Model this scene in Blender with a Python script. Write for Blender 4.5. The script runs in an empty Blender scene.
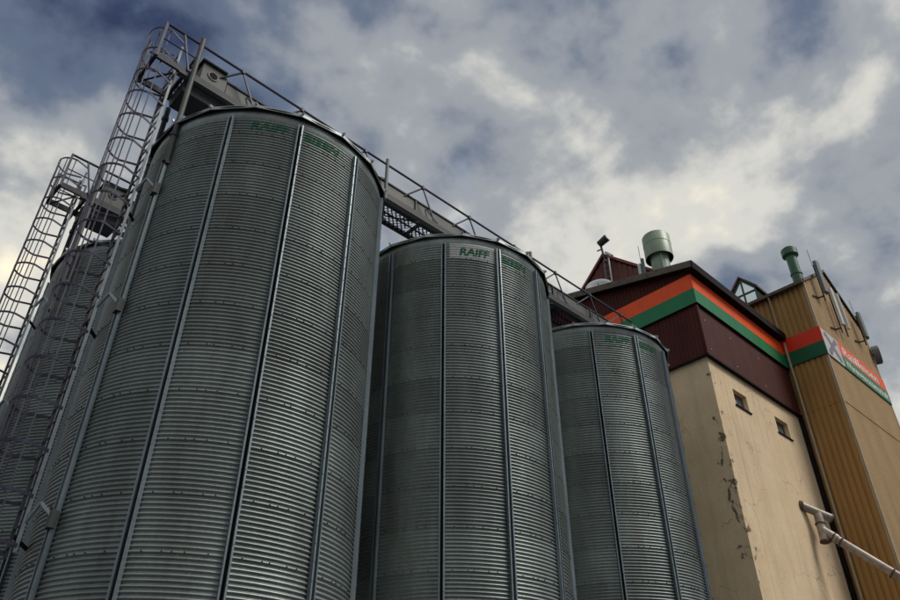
import bpy, bmesh, math, random
from mathutils import Vector, Matrix
random.seed(7)
R_ = math.radians
sc = bpy.context.scene
col = sc.collection

# ------------------------------------------------------------------ camera
cd = bpy.data.cameras.new('camera'); cam = bpy.data.objects.new('camera', cd); col.objects.link(cam)
cd.lens = 29.61; cd.sensor_width = 36; cd.clip_start = .1; cd.clip_end = 6000
cam.location = (0, 0, 1.6); cam.rotation_euler = (R_(90 + 35.03), 0, R_(46.5 - 90))
sc.camera = cam

# ------------------------------------------------------------------ light
SUN_EL, SUN_AZ = 50.0, -58.0          # azimuth of the sun from +X, degrees (behind and right of the camera)
world = bpy.data.worlds.new('World'); sc.world = world; world.use_nodes = True
nt = world.node_tree; nt.nodes.clear()
def nn(t, **kw):
    n = nt.nodes.new(t)
    for k, v in kw.items(): setattr(n, k, v)
    return n
def lk(a, b): nt.links.new(a, b)
out = nn('ShaderNodeOutputWorld'); bg = nn('ShaderNodeBackground'); bg.inputs['Strength'].default_value = 0.1
lk(bg.outputs[0], out.inputs[0])
sky = nn('ShaderNodeTexSky', sky_type='NISHITA', sun_disc=False, sun_elevation=R_(SUN_EL), sun_rotation=R_(90 - SUN_AZ))
sky.air_density = 1.2; sky.dust_density = 1.0
tc = nn('ShaderNodeTexCoord'); sep = nn('ShaderNodeSeparateXYZ'); lk(tc.outputs['Generated'], sep.inputs[0])
def mth(op, a, b=None):
    n = nn('ShaderNodeMath', operation=op)
    for i, x in enumerate((a, b)):
        if x is None: continue
        if isinstance(x, (int, float)): n.inputs[i].default_value = x
        else: lk(x, n.inputs[i])
    return n.outputs[0]
zz = mth('ADD', mth('MAXIMUM', sep.outputs[2], 0.0), 0.45)
cmb = nn('ShaderNodeCombineXYZ'); lk(mth('DIVIDE', sep.outputs[0], zz), cmb.inputs[0]); lk(mth('DIVIDE', sep.outputs[1], zz), cmb.inputs[1])
def noise(scale, detail, rough, dist, off):
    mp = nn('ShaderNodeMapping'); mp.inputs['Location'].default_value = off; lk(cmb.outputs[0], mp.inputs[0])
    n = nn('ShaderNodeTexNoise'); lk(mp.outputs[0], n.inputs['Vector'])
    n.inputs['Scale'].default_value = scale; n.inputs['Detail'].default_value = detail
    n.inputs['Roughness'].default_value = rough; n.inputs['Distortion'].default_value = dist
    return n.outputs['Fac']
def ramp(fac, stops, mode='EASE'):
    r = nn('ShaderNodeValToRGB'); r.color_ramp.interpolation = mode
    e = r.color_ramp.elements
    while len(e) < len(stops): e.new(.5)
    for el, (p, c) in zip(e, stops): el.position = p; el.color = (*c, 1)
    lk(fac, r.inputs[0]); return r.outputs[0]
OFF_A, OFF_B, OFF_C = (4.03, 25.42, 0), (22.91, 7.65, 0), (0.01, 19.88, 0)
big = noise(1.0, 2, .45, .1, OFF_A); mid = noise(2.9, 6, .5, .08, OFF_B); puff = noise(6.5, 7, .54, .08, OFF_C)
shape = mth('ADD', mth('ADD', mth('MULTIPLY', big, .36), mth('MULTIPLY', mid, .36)), mth('MULTIPLY', puff, .28))
cloud = ramp(shape, [(.375, (.02, .030, .065)), (.445, (.075, .098, .145)), (.505, (.20, .215, .235)), (.56, (.41, .405, .375)), (.62, (.70, .62, .46))])
hole = ramp(noise(3.2, 6, .55, .3, OFF_C), [(.63, (0, 0, 0)), (.72, (.8, .8, .8))])
cl10 = nn('ShaderNodeVectorMath', operation='SCALE'); lk(cloud, cl10.inputs[0]); cl10.inputs['Scale'].default_value = 9.0
mix = nn('ShaderNodeMix', data_type='RGBA'); lk(hole, mix.inputs['Factor']); lk(cl10.outputs[0], mix.inputs['A']); lk(sky.outputs[0], mix.inputs['B'])
lk(mix.outputs['Result'], bg.inputs['Color'])

sd = bpy.data.lights.new('sun', 'SUN'); sun = bpy.data.objects.new('sun', sd); col.objects.link(sun)
sd.energy = 1.3; sd.angle = R_(24); sd.color = (1, .95, .87)
dirv = Vector((math.cos(R_(SUN_EL)) * math.cos(R_(SUN_AZ)), math.cos(R_(SUN_EL)) * math.sin(R_(SUN_AZ)), math.sin(R_(SUN_EL))))
sun.rotation_euler = dirv.to_track_quat('Z', 'Y').to_euler(); sun.location = dirv * 60
vs = sc.view_settings; vs.view_transform = 'Standard'; vs.look = 'None'; vs.exposure = 0.92; vs.gamma = 1; vs.use_curve_mapping = False

# ------------------------------------------------------------------ materials
def mat(name, base, rough=.6, metal=0.0, var=.25, scale=3.0, stretch=(1, 1, 1), spec=.5, bump=0.0, bscale=40, dark=None, dscale=1.2, damt=0.0, fine=0.0, per=0.0):
    m = bpy.data.materials.new(name); m.use_nodes = True
    t = m.node_tree; b = t.nodes['Principled BSDF']
    b.inputs['Roughness'].default_value = rough; b.inputs['Metallic'].default_value = metal
    b.inputs['Specular IOR Level'].default_value = spec
    g = t.nodes.new('ShaderNodeNewGeometry'); mp = t.nodes.new('ShaderNodeMapping'); mp.inputs['Scale'].default_value = stretch
    t.links.new(g.outputs['Position'], mp.inputs[0])
    n = t.nodes.new('ShaderNodeTexNoise'); n.inputs['Scale'].default_value = scale; n.inputs['Detail'].default_value = 6; n.inputs['Roughness'].default_value = .65
    t.links.new(mp.outputs[0], n.inputs['Vector'])
    r = t.nodes.new('ShaderNodeValToRGB'); r.color_ramp.elements[0].position = .3; r.color_ramp.elements[1].position = .7
    r.color_ramp.elements[0].color = (*[c * (1 - var) for c in base], 1); r.color_ramp.elements[1].color = (*[min(1, c * (1 + var)) for c in base], 1)
    t.links.new(n.outputs['Fac'], r.inputs[0]); last = r.outputs[0]
    if fine:
        n3 = t.nodes.new('ShaderNodeTexNoise'); n3.inputs['Scale'].default_value = 22; n3.inputs['Detail'].default_value = 4
        t.links.new(g.outputs['Position'], n3.inputs['Vector'])
        mr = t.nodes.new('ShaderNodeMapRange'); mr.inputs['From Min'].default_value = .3; mr.inputs['From Max'].default_value = .7
        mr.inputs['To Min'].default_value = 1 - fine; mr.inputs['To Max'].default_value = 1 + fine; t.links.new(n3.outputs['Fac'], mr.inputs[0])
        sc_ = t.nodes.new('ShaderNodeVectorMath'); sc_.operation = 'SCALE'; t.links.new(last, sc_.inputs[0]); t.links.new(mr.outputs[0], sc_.inputs['Scale']); last = sc_.outputs[0]
    if dark:
        n2 = t.nodes.new('ShaderNodeTexNoise'); n2.inputs['Scale'].default_value = dscale; n2.inputs['Detail'].default_value = 8; n2.inputs['Roughness'].default_value = .7
        t.links.new(mp.outputs[0], n2.inputs['Vector'])
        r2 = t.nodes.new('ShaderNodeValToRGB'); r2.color_ramp.elements[0].position = .5; r2.color_ramp.elements[1].position = .68
        r2.color_ramp.elements[0].color = (0, 0, 0, 1); r2.color_ramp.elements[1].color = (damt, damt, damt, 1)
        t.links.new(n2.outputs['Fac'], r2.inputs[0])
        mx = t.nodes.new('ShaderNodeMix'); mx.data_type = 'RGBA'; mx.inputs['B'].default_value = (*dark, 1)
        t.links.new(r2.outputs[0], mx.inputs['Factor']); t.links.new(last, mx.inputs['A']); last = mx.outputs['Result']
    if per:      # each sheet came from its own coil: a slightly different zinc tone
        oi = t.nodes.new('ShaderNodeObjectInfo'); mr = t.nodes.new('ShaderNodeMapRange'); mr.inputs['To Min'].default_value = 1 - per; mr.inputs['To Max'].default_value = 1 + per
        t.links.new(oi.outputs['Random'], mr.inputs[0])
        sc_ = t.nodes.new('ShaderNodeVectorMath'); sc_.operation = 'SCALE'; t.links.new(last, sc_.inputs[0]); t.links.new(mr.outputs[0], sc_.inputs['Scale']); last = sc_.outputs[0]
    t.links.new(last, b.inputs['Base Color'])
    if bump:
        n4 = t.nodes.new('ShaderNodeTexNoise'); n4.inputs['Scale'].default_value = bscale; n4.inputs['Detail'].default_value = 5
        t.links.new(g.outputs['Position'], n4.inputs['Vector'])
        bp = t.nodes.new('ShaderNodeBump'); bp.inputs['Strength'].default_value = bump; bp.inputs['Distance'].default_value = .02
        t.links.new(n4.outputs['Fac'], bp.inputs['Height']); t.links.new(bp.outputs[0], b.inputs['Normal'])
    return m

M = {}
M['sheet'] = mat('galvanised_sheet', (.255, .29, .28), .47, .72, .24, 1.6, (1, 1, .25), fine=.10, dark=(.16, .15, .13), dscale=1.1, damt=.5, bump=.10, bscale=14, per=.17)
M['rib'] = mat('galvanised_rib', (.20, .245, .27), .42, .5, .22, 2.5, (1, 1, .3), fine=.08)
M['roofm'] = mat('galvanised_roof', (.30, .34, .345), .45, .35, .15, 2.0)
M['steel'] = mat('galvanised_steel', (.034, .036, .048), .55, .3, .25, 4, dark=(.13, .08, .06), damt=.5, dscale=3)
M['darksteel'] = mat('dark_steel', (.022, .022, .028), .6, .4, .3, 5)
M['cage'] = mat('cage_steel', (.026, .023, .048), .55, .3, .3, 5)
M['casing'] = mat('conveyor_casing', (.05, .058, .054), .6, .1, .2, 2.2, dark=(.12, .11, .09), damt=.5)
M['brownclad'] = mat('brown_cladding', (.072, .018, .013), .6, 0, .25, 1.5, (1, 1, .3), fine=.08, spec=.15)
M['brownlight'] = mat('brown_gable', (.17, .062, .048), .5, 0, .25, 2.0, (1, 1, .3), fine=.08, spec=.2)  # lighter than brown_cladding: sky light on the gable is put into the colour
M['redtrim'] = mat('red_trim', (.25, .05, .05), .5)
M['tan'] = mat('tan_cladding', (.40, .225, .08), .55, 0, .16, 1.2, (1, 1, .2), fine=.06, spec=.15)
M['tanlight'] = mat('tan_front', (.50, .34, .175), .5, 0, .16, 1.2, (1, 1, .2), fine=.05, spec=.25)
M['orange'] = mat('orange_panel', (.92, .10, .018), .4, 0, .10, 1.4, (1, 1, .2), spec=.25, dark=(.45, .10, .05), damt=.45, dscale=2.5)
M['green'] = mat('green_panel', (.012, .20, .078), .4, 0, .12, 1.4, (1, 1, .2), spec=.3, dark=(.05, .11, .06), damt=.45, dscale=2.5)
M['fascia'] = mat('weathered_fascia', (.13, .10, .075), .8, 0, .3, 5, dark=(.05, .04, .03), damt=.7, dscale=4)
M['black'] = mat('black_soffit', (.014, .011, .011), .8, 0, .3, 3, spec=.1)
M['roofdark'] = mat('dark_roofing', (.03, .026, .026), .85, 0, .3, 3, spec=.15)
M['vent'] = mat('pale_green_paint', (.27, .36, .25), .45, 0, .14, 2, (1, 1, .3), fine=.06, dark=(.18, .2, .14), damt=.4)
M['ventin'] = mat('vent_inside', (.06, .07, .06), .8)
M['vgreen'] = mat('dark_green_paint', (.03, .12, .06), .45, 0, .2, 3)
M['white'] = mat('white_paint', (.62, .63, .62), .45, 0, .08, 4)
M['letterwhite'] = mat('pale_lettering', (.72, .70, .66), .5, 0, .10, 6)
M['signgrey'] = mat('pale_sign_panel', (.50, .51, .50), .5, 0, .06, 4)
M['purple'] = mat('grey_violet_mark', (.20, .17, .21), .5, 0, .1, 4)
M['antenna'] = mat('grey_antenna', (.15, .165, .175), .6, 0, .08, 4)
M['pipe'] = mat('weathered_pipe', (.34, .29, .25), .5, .25, .3, 5, dark=(.13, .075, .05), damt=.6, dscale=3)
M['tanpipe'] = mat('tan_downpipe', (.40, .31, .20), .5, 0, .15, 3)
M['concrete'] = mat('concrete', (.26, .25, .23), .9, 0, .2, 3, bump=.3)
M['asphalt'] = mat('asphalt', (.04, .04, .04), .9, 0, .25, 2, bump=.3, bscale=80)
M['ladder'] = mat('ladder_steel', (.13, .15, .165), .5, .4, .25, 4)
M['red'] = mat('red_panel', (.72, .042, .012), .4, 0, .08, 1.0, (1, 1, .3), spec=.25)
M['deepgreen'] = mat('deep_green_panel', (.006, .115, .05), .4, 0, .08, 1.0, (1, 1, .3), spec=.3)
M['rust'] = mat('rusty_iron', (.11, .06, .04), .8, .1, .3, 8)
M['lettergreen'] = mat('green_lettering', (.04, .20, .115), .5, .25, .3, 9, dark=(.2, .23, .22), damt=.75, dscale=5)

# glass
m = bpy.data.materials.new('window_glass'); m.use_nodes = True; b = m.node_tree.nodes['Principled BSDF']
b.inputs['Base Color'].default_value = (.10, .12, .14, 1); b.inputs['Roughness'].default_value = .06; b.inputs['Specular IOR Level'].default_value = .9; b.inputs['Coat Weight'].default_value = .6
M['glass'] = m
m = bpy.data.materials.new('mirror_glazing'); m.use_nodes = True; b = m.node_tree.nodes['Principled BSDF']
b.inputs['Base Color'].default_value = (.62, .68, .74, 1); b.inputs['Roughness'].default_value = .05; b.inputs['Metallic'].default_value = .85
M['mirror'] = m

def plaster():
    m = bpy.data.materials.new('cream_plaster'); m.use_nodes = True; t = m.node_tree; b = t.nodes['Principled BSDF']
    b.inputs['Roughness'].default_value = .85; b.inputs['Specular IOR Level'].default_value = .2
    N = t.nodes.new; L = t.links.new
    co = N('ShaderNodeTexCoord'); obj = co.outputs['Object']
    def nz(scale, det, rough, st=(1, 1, 1), off=(0, 0, 0), dist=0):
        mp = N('ShaderNodeMapping'); mp.inputs['Scale'].default_value = st; mp.inputs['Location'].default_value = off; L(obj, mp.inputs[0])
        n = N('ShaderNodeTexNoise'); n.inputs['Scale'].default_value = scale; n.inputs['Detail'].default_value = det; n.inputs['Roughness'].default_value = rough; n.inputs['Distortion'].default_value = dist
        L(mp.outputs[0], n.inputs['Vector']); return n.outputs['Fac']
    def rp(f, a, b_, lo=(0, 0, 0), hi=(1, 1, 1)):
        r = N('ShaderNodeValToRGB'); r.color_ramp.elements[0].position = a; r.color_ramp.elements[1].position = b_
        r.color_ramp.elements[0].color = (*lo, 1); r.color_ramp.elements[1].color = (*hi, 1); L(f, r.inputs[0]); return r.outputs[0]
    def mx(f, a, b_):
        x = N('ShaderNodeMix'); x.data_type = 'RGBA'
        if hasattr(f, 'links'): L(f, x.inputs['Factor'])
        else: x.inputs['Factor'].default_value = f
        for s, v in (('A', a), ('B', b_)):
            if isinstance(v, tuple): x.inputs[s].default_value = (*v, 1)
            else: L(v, x.inputs[s])
        return x.outputs['Result']
    def ma(op, a, b_):
        x = N('ShaderNodeMath'); x.operation = op
        for i, v in enumerate((a, b_)):
            if isinstance(v, (int, float)): x.inputs[i].default_value = v
            else: L(v, x.inputs[i])
        return x.outputs[0]
    base = rp(nz(.9, 6, .6), .3, .7, (.67, .505, .32), (.78, .61, .41))
    streak = rp(nz(2.2, 7, .65, (1, 1, .10)), .48, .78)
    c = mx(ma('MULTIPLY', streak, .38), base, (.27, .22, .15))
    c = mx(ma('MULTIPLY', rp(nz(11, 5, .6), .45, .8), .25), c, (.33, .27, .19))
    # flaking near the corner: distance from the edge in object space (x = along the front, y = into depth)
    s = N('ShaderNodeSeparateXYZ'); L(obj, s.inputs[0])
    dist = ma('ADD', ma('ABSOLUTE', s.outputs[0], 0), ma('ABSOLUTE', s.outputs[1], 0))
    near = N('ShaderNodeMapRange'); near.inputs['From Min'].default_value = .1; near.inputs['From Max'].default_value = 1.7; near.inputs['To Min'].default_value = .13; near.inputs['To Max'].default_value = -.10
    L(dist, near.inputs[0])
    f = ma('ADD', nz(1.7, 9, .62, (1, 1, .8), (2.3, 4.1, 1.2), .5), near.outputs[0])
    flake = rp(f, .694, .712)
    edge = rp(f, .635, .694)
    c = mx(ma('MULTIPLY', edge, .35), c, (.62, .50, .36))
    c = mx(flake, c, mx(rp(nz(9, 4, .6), .4, .6), (.13, .085, .05), (.24, .19, .14)))
    # hair cracks
    v = N('ShaderNodeTexVoronoi'); v.feature = 'DISTANCE_TO_EDGE'; v.inputs['Scale'].default_value = .55
    w = N('ShaderNodeMapping'); L(obj, w.inputs[0])
    wn = N('ShaderNodeTexNoise'); wn.inputs['Scale'].default_value = 1.5; wn.inputs['Detail'].default_value = 6; L(obj, wn.inputs['Vector'])
    vm = N('ShaderNodeVectorMath'); vm.operation = 'MULTIPLY_ADD'; L(wn.outputs['Color'], vm.inputs[0]); vm.inputs[1].default_value = (1.2, 1.2, 1.2); L(obj, vm.inputs[2])
    L(vm.outputs[0], v.inputs['Vector'])
    crack = rp(v.outputs['Distance'], .004, .010, (1, 1, 1), (0, 0, 0))
    crack = ma('MULTIPLY', crack, rp(nz(.7, 3, .5, off=(5, 2, 1)), .48, .6))
    c = mx(ma('MULTIPLY', crack, .55), c, (.18, .12, .08))
    L(c, b.inputs['Base Color'])
    hgt = ma('SUBTRACT', ma('MULTIPLY', nz(25, 6, .6), .25), ma('MULTIPLY', flake, 1.0))
    bp = N('ShaderNodeBump'); bp.inputs['Strength'].default_value = .55; bp.inputs['Distance'].default_value = .02; L(hgt, bp.inputs['Height']); L(bp.outputs[0], b.inputs['Normal'])
    return m
M['plaster'] = plaster()

# ------------------------------------------------------------------ mesh helpers
class MB:
    def __init__(s): s.v = []; s.f = []
    def box(s, x0, x1, y0, y1, z0, z1):
        i = len(s.v)
        s.v += [(x0, y0, z0), (x1, y0, z0), (x1, y1, z0), (x0, y1, z0), (x0, y0, z1), (x1, y0, z1), (x1, y1, z1), (x0, y1, z1)]
        s.f += [tuple(i + k for k in q) for q in ((3, 2, 1, 0), (4, 5, 6, 7), (0, 1, 5, 4), (1, 2, 6, 5), (2, 3, 7, 6), (3, 0, 4, 7))]; return s
    def bar(s, p, q, w, h=None, up=(0, 0, 1)):
        h = h or w; p = Vector(p); q = Vector(q); d = (q - p).normalized(); u = Vector(up)
        if abs(d.dot(u)) > .98: u = Vector((1, 0, 0))
        a = d.cross(u).normalized(); b = a.cross(d).normalized(); i = len(s.v)
        for c in (p, q):
            for (k, l) in ((-1, -1), (1, -1), (1, 1), (-1, 1)): s.v.append(tuple(c + a * k * w / 2 + b * l * h / 2))
        s.f += [tuple(i + k for k in f) for f in ((3, 2, 1, 0), (4, 5, 6, 7), (0, 1, 5, 4), (1, 2, 6, 5), (2, 3, 7, 6), (3, 0, 4, 7))]; return s
    def tube(s, pts, r, n=8, cap=True, closed=False):
        pts = [Vector(p) for p in pts]; rr = r if isinstance(r, (list, tuple)) else [r] * len(pts); i0 = len(s.v); prev = None
        for k, p in enumerate(pts):
            a = pts[k - 1] if (k > 0 or closed) else p; b = pts[(k + 1) % len(pts)] if (k < len(pts) - 1 or closed) else p
            d = (b - a).normalized()
            if prev is None:
                u = Vector((0, 0, 1)) if abs(d.z) < .9 else Vector((1, 0, 0)); x = d.cross(u).normalized()
            else: x = (prev - d * prev.dot(d)).normalized()
            prev = x; y = d.cross(x)
            for j in range(n):
                t = 2 * math.pi * j / n; s.v.append(tuple(p + (x * math.cos(t) + y * math.sin(t)) * rr[k]))
        m = len(pts)
        for k in range(m if closed else m - 1):
            for j in range(n):
                a = i0 + k * n + j; b = i0 + k * n + (j + 1) % n; c = i0 + ((k + 1) % m) * n + (j + 1) % n; d = i0 + ((k + 1) % m) * n + j
                s.f.append((a, b, c, d))
        if cap and not closed:
            s.f.append(tuple(i0 + j for j in reversed(range(n)))); s.f.append(tuple(i0 + (m - 1) * n + j for j in range(n)))
        return s
    def lathe(s, prof, n=32, cx=0, cy=0, closed=False):
        i0 = len(s.v); m = len(prof)
        for (r, z) in prof:
            for j in range(n): t = 2 * math.pi * j / n; s.v.append((cx + r * math.cos(t), cy + r * math.sin(t), z))
        for k in range(m if closed else m - 1):
            for j in range(n):
                s.f.append((i0 + k * n + j, i0 + k * n + (j + 1) % n, i0 + ((k + 1) % m) * n + (j + 1) % n, i0 + ((k + 1) % m) * n + j))
        return s
    def prism(s, poly, d):          # poly: planar list of 3D points, d: extrusion vector
        i = len(s.v); n = len(poly); d = Vector(d)
        s.v += [tuple(p) for p in poly] + [tuple(Vector(p) + d) for p in poly]
        s.f.append(tuple(i + k for k in reversed(range(n)))); s.f.append(tuple(i + n + k for k in range(n)))
        for k in range(n): s.f.append((i + k, i + (k + 1) % n, i + n + (k + 1) % n, i + n + k))
        return s
    def profile(s, a, b, prof, up0, up1, nrm):
        """corrugated sheet: runs along a->b, profile list of (t metres, out metres), from z up0 to up1 along nrm"""
        a = Vector(a); d = (Vector(b) - a).normalized(); nrm = Vector(nrm); i = len(s.v); n = len(prof)
        for z in (up0, up1):
            for (t, o) in prof:
                p = a + d * t + nrm * o
                zz_ = z(p) if callable(z) else z
                s.v.append((p.x, p.y, zz_))
        for k in range(n - 1): s.f.append((i + k, i + k + 1, i + n + k + 1, i + n + k))
        return s
    def mesh(s, name, origin=(0, 0, 0), smooth=False):
        me = bpy.data.meshes.new(name); o = Vector(origin)
        me.from_pydata([tuple(Vector(v) - o) for v in s.v], [], s.f); me.update()
        bm = bmesh.new(); bm.from_mesh(me); bmesh.ops.recalc_face_normals(bm, faces=bm.faces); bm.to_mesh(me); bm.free()
        if smooth:
            for p in me.polygons: p.use_smooth = True
        return me
    def build(s, name, material, parent=None, smooth=False):
        org = parent_origin(parent)
        me = s.mesh(name, org, smooth); me.materials.append(M[material])
        o = bpy.data.objects.new(name, me); col.objects.link(o)
        if parent: o.parent = parent
        if smooth:
            try:
                me.set_sharp_from_angle(angle=R_(40))
            except Exception: pass
        return o
def parent_origin(p):
    o = Vector((0, 0, 0))
    while p is not None: o = o + Vector(p.location); p = p.parent
    return o
def inst(name, me, parent, loc=(0, 0, 0), rz=0.0):
    o = bpy.data.objects.new(name, me); col.objects.link(o); o.parent = parent; o.location = loc; o.rotation_euler = (0, 0, rz); return o
def tag(o, label, cat, group=None):
    o['label'] = label; o['category'] = cat
    if group: o['group'] = group
    return o
def thing(name, loc, label, cat, group=None):
    o = bpy.data.objects.new(name, None); o.empty_display_size = .3; col.objects.link(o); o.location = loc; return tag(o, label, cat, group)
def trap(length, pitch, depth, top=.35, ramp_=.12):
    p = []; t = 0.0
    flat = (1 - top - 2 * ramp_)
    while t < length - 1e-6:
        for (f, o) in ((0, 0), (flat, 0), (flat + ramp_, depth), (flat + ramp_ + top, depth), (1, 0)):
            x = t + f * pitch
            if x > length: p.append((length, p[-1][1])); break
            if not p or x > p[-1][0] + 1e-6: p.append((x, o))
        t += pitch
    return p

def text_mesh(txt, size, squeeze=1.0, bold=.0, shear=0.0):
    cu = bpy.data.curves.new('lettering', 'FONT'); cu.body = txt; cu.size = size; cu.offset = bold; cu.shear = shear; cu.resolution_u = 3
    o = bpy.data.objects.new('lettering_source', cu); col.objects.link(o)
    dg = bpy.context.evaluated_depsgraph_get(); me = bpy.data.meshes.new_from_object(o.evaluated_get(dg))
    bpy.data.objects.remove(o); bpy.data.curves.remove(cu)
    xs = [v.co.x for v in me.vertices]; x0, x1 = min(xs), max(xs)
    for v in me.vertices: v.co.x = (v.co.x - x0) * squeeze
    return me, (x1 - x0) * squeeze

# ------------------------------------------------------------------ ground
g = MB(); g.v = [(-2500, -2500, 0), (2500, -2500, 0), (2500, 2500, 0), (-2500, 2500, 0)]; g.f = [(0, 1, 2, 3)]
o = g.build('yard_ground', 'asphalt'); o['kind'] = 'structure'

# ------------------------------------------------------------------ silos
RS = 2.66; PITCH = .838 / 11; AMP = .0175; RING = .838; ZT = 12.98; NR = 15
RIB0 = -167.4
def corr_r(z):                      # wall radius at height z
    if z > ZT + 6 * PITCH: return RS
    return RS + AMP * math.sin(2 * math.pi * (z - ZT) / PITCH)
def sheet_mesh(name, zs, top=False, lap=True):
    s = MB(); na = 10; half = R_(15) + .002
    for i, z in enumerate(zs):
        r = RS if (top and z > 6 * PITCH + 1e-4) else RS + AMP * math.sin(2 * math.pi * z / PITCH)
        if lap and z < PITCH * .9: r += .006 * (1 - z / (PITCH * .9))
        for k in range(na + 1):
            a = -half + 2 * half * k / na
            s.v.append((r * math.cos(a), r * math.sin(a), z))
    for i in range(len(zs) - 1):
        for k in range(na):
            b = i * (na + 1) + k; s.f.append((b, b + 1, b + na + 2, b + na + 1))
    nf = len(s.f)
    for a_ in (-9.5, -3.2, -1.6, 3.6, 9.2):       # bolt heads along the lap seam
        a = R_(a_ + random.uniform(-1.3, 1.3)); c = Vector((math.cos(a), math.sin(a), 0)); r0 = RS + AMP + .004
        s.tube([c * (r0 - .01) + Vector((0, 0, PITCH * .3)), c * (r0 + .011) + Vector((0, 0, PITCH * .3))], .011, 6)
    me = s.mesh(name, smooth=True)
    me.materials.append(M['sheet']); me.materials.append(M['darksteel'])
    for p in me.polygons[nf:]: p.material_index = 1
    return me
sub = 6
sheets = [sheet_mesh('wall_sheet', [PITCH * i / sub for i in range(11 * sub + 1)]) for _ in range(3)]
top_sheet = sheet_mesh('wall_sheet_top', [PITCH * i / sub for i in range(6 * sub + 1)] + [6 * PITCH + .26], True)
# stiffener: folded double-ridge profile, centred on angle 0
sec = [(-.062, .019), (-.058, .082), (-.030, .086), (-.024, .021), (.024, .021), (.030, .086), (.058, .082), (.062, .019)]
s = MB(); Z0r, Z1r = .35, 13.46
for z in (Z0r, Z1r):
    for (y, d) in sec: s.v.append((RS + d, y, z))
    for (y, d) in reversed(sec): s.v.append((RS + d - .006, y, z))
n = len(sec) * 2
for k in range(n): s.f.append((k, (k + 1) % n, n + (k + 1) % n, n + k))
s.f.append(tuple(range(n))); s.f.append(tuple(n + k for k in range(n)))
nf = len(s.f)
z = .6
while z < 13.3:
    for y in (-.044, .044): s.tube([(RS + .078, y, z), (RS + .09, y, z)], .011, 6)
    z += .279
rib_me = s.mesh('stiffener'); rib_me.materials.append(M['rib']); rib_me.materials.append(M['black']); rib_me.polygons[3].material_index = 1   # shade in the fold, painted as a black face
# roof panel (20 degrees of cone) with eave lip, and standing seam
NP = 18; RE = 2.775; ZE = 13.735; SL = math.tan(R_(24))
def cone_pt(r, a, dz=0): return (r * math.cos(a), r * math.sin(a), ZE + (RE - r) * SL + dz)
s = MB(); h = R_(10)
poly = [cone_pt(RE, -h), cone_pt(RE, h), cone_pt(.35, h), cone_pt(.35, -h)]
s.v = poly + [(p[0], p[1], p[2] - .02) for p in poly]
s.f = [(0, 1, 2, 3), (7, 6, 5, 4), (0, 4, 5, 1), (2, 6, 7, 3)]
# eave lip turned down
i = len(s.v); lip = [(RE + .004, .002), (RE + .004, -.075), (RE - .018, -.075), (RE - .018, -.004)]
for a in (-h, h):
    for (r, dz) in lip: s.v.append((r * math.cos(a), r * math.sin(a), ZE + dz))
for k in range(4): s.f.append((i + k, i + (k + 1) % 4, i + 4 + (k + 1) % 4, i + 4 + k))
s.f.append((i, i + 1, i + 2, i + 3)); s.f.append((i + 4, i + 5, i + 6, i + 7))
roof_me = s.mesh('roof_panel'); roof_me.materials.append(M['roofm'])
s = MB(); s.bar(cone_pt(RE + .05, 0, .02), cone_pt(.4, 0, .03), .035, .06)
seam_me = s.mesh('roof_seam'); seam_me.materials.append(M['roofm'])
# eave underside ring
sof_prof = [(RS + .004, 13.70), (RE - .02, 13.69), (RE - .02, 13.70), (RS + .004, 13.712)]

def curved(me, ang0, z0, lift):
    """lay a flat text mesh (x right, y up) on the corrugated wall: ang0 = start angle (deg), runs to the right seen from outside"""
    bm = bmesh.new(); bm.from_mesh(me)
    ys = [v.co.y for v in bm.verts]; xs = [v.co.x for v in bm.verts]
    y = min(ys)
    zlist = []
    k = math.floor((min(ys) + z0 - ZT) / (PITCH / 8))
    while True:
        yy = ZT + k * PITCH / 8 - z0; k += 1
        if yy > max(ys): break
        if yy > min(ys):
            bmesh.ops.bisect_plane(bm, geom=bm.verts[:] + bm.edges[:] + bm.faces[:], plane_co=(0, yy, 0), plane_no=(0, 1, 0), dist=1e-5)
    x = min(xs) + .1
    while x < max(xs):
        bmesh.ops.bisect_plane(bm, geom=bm.verts[:] + bm.edges[:] + bm.faces[:], plane_co=(x, 0, 0), plane_no=(1, 0, 0), dist=1e-5); x += .1
    for v in bm.verts:
        z = z0 + v.co.y; r = corr_r(z) + lift; a = R_(ang0) + v.co.x / RS
        v.co = (r * math.cos(a), r * math.sin(a), z)
    bm.to_mesh(me); bm.free(); return me

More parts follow.
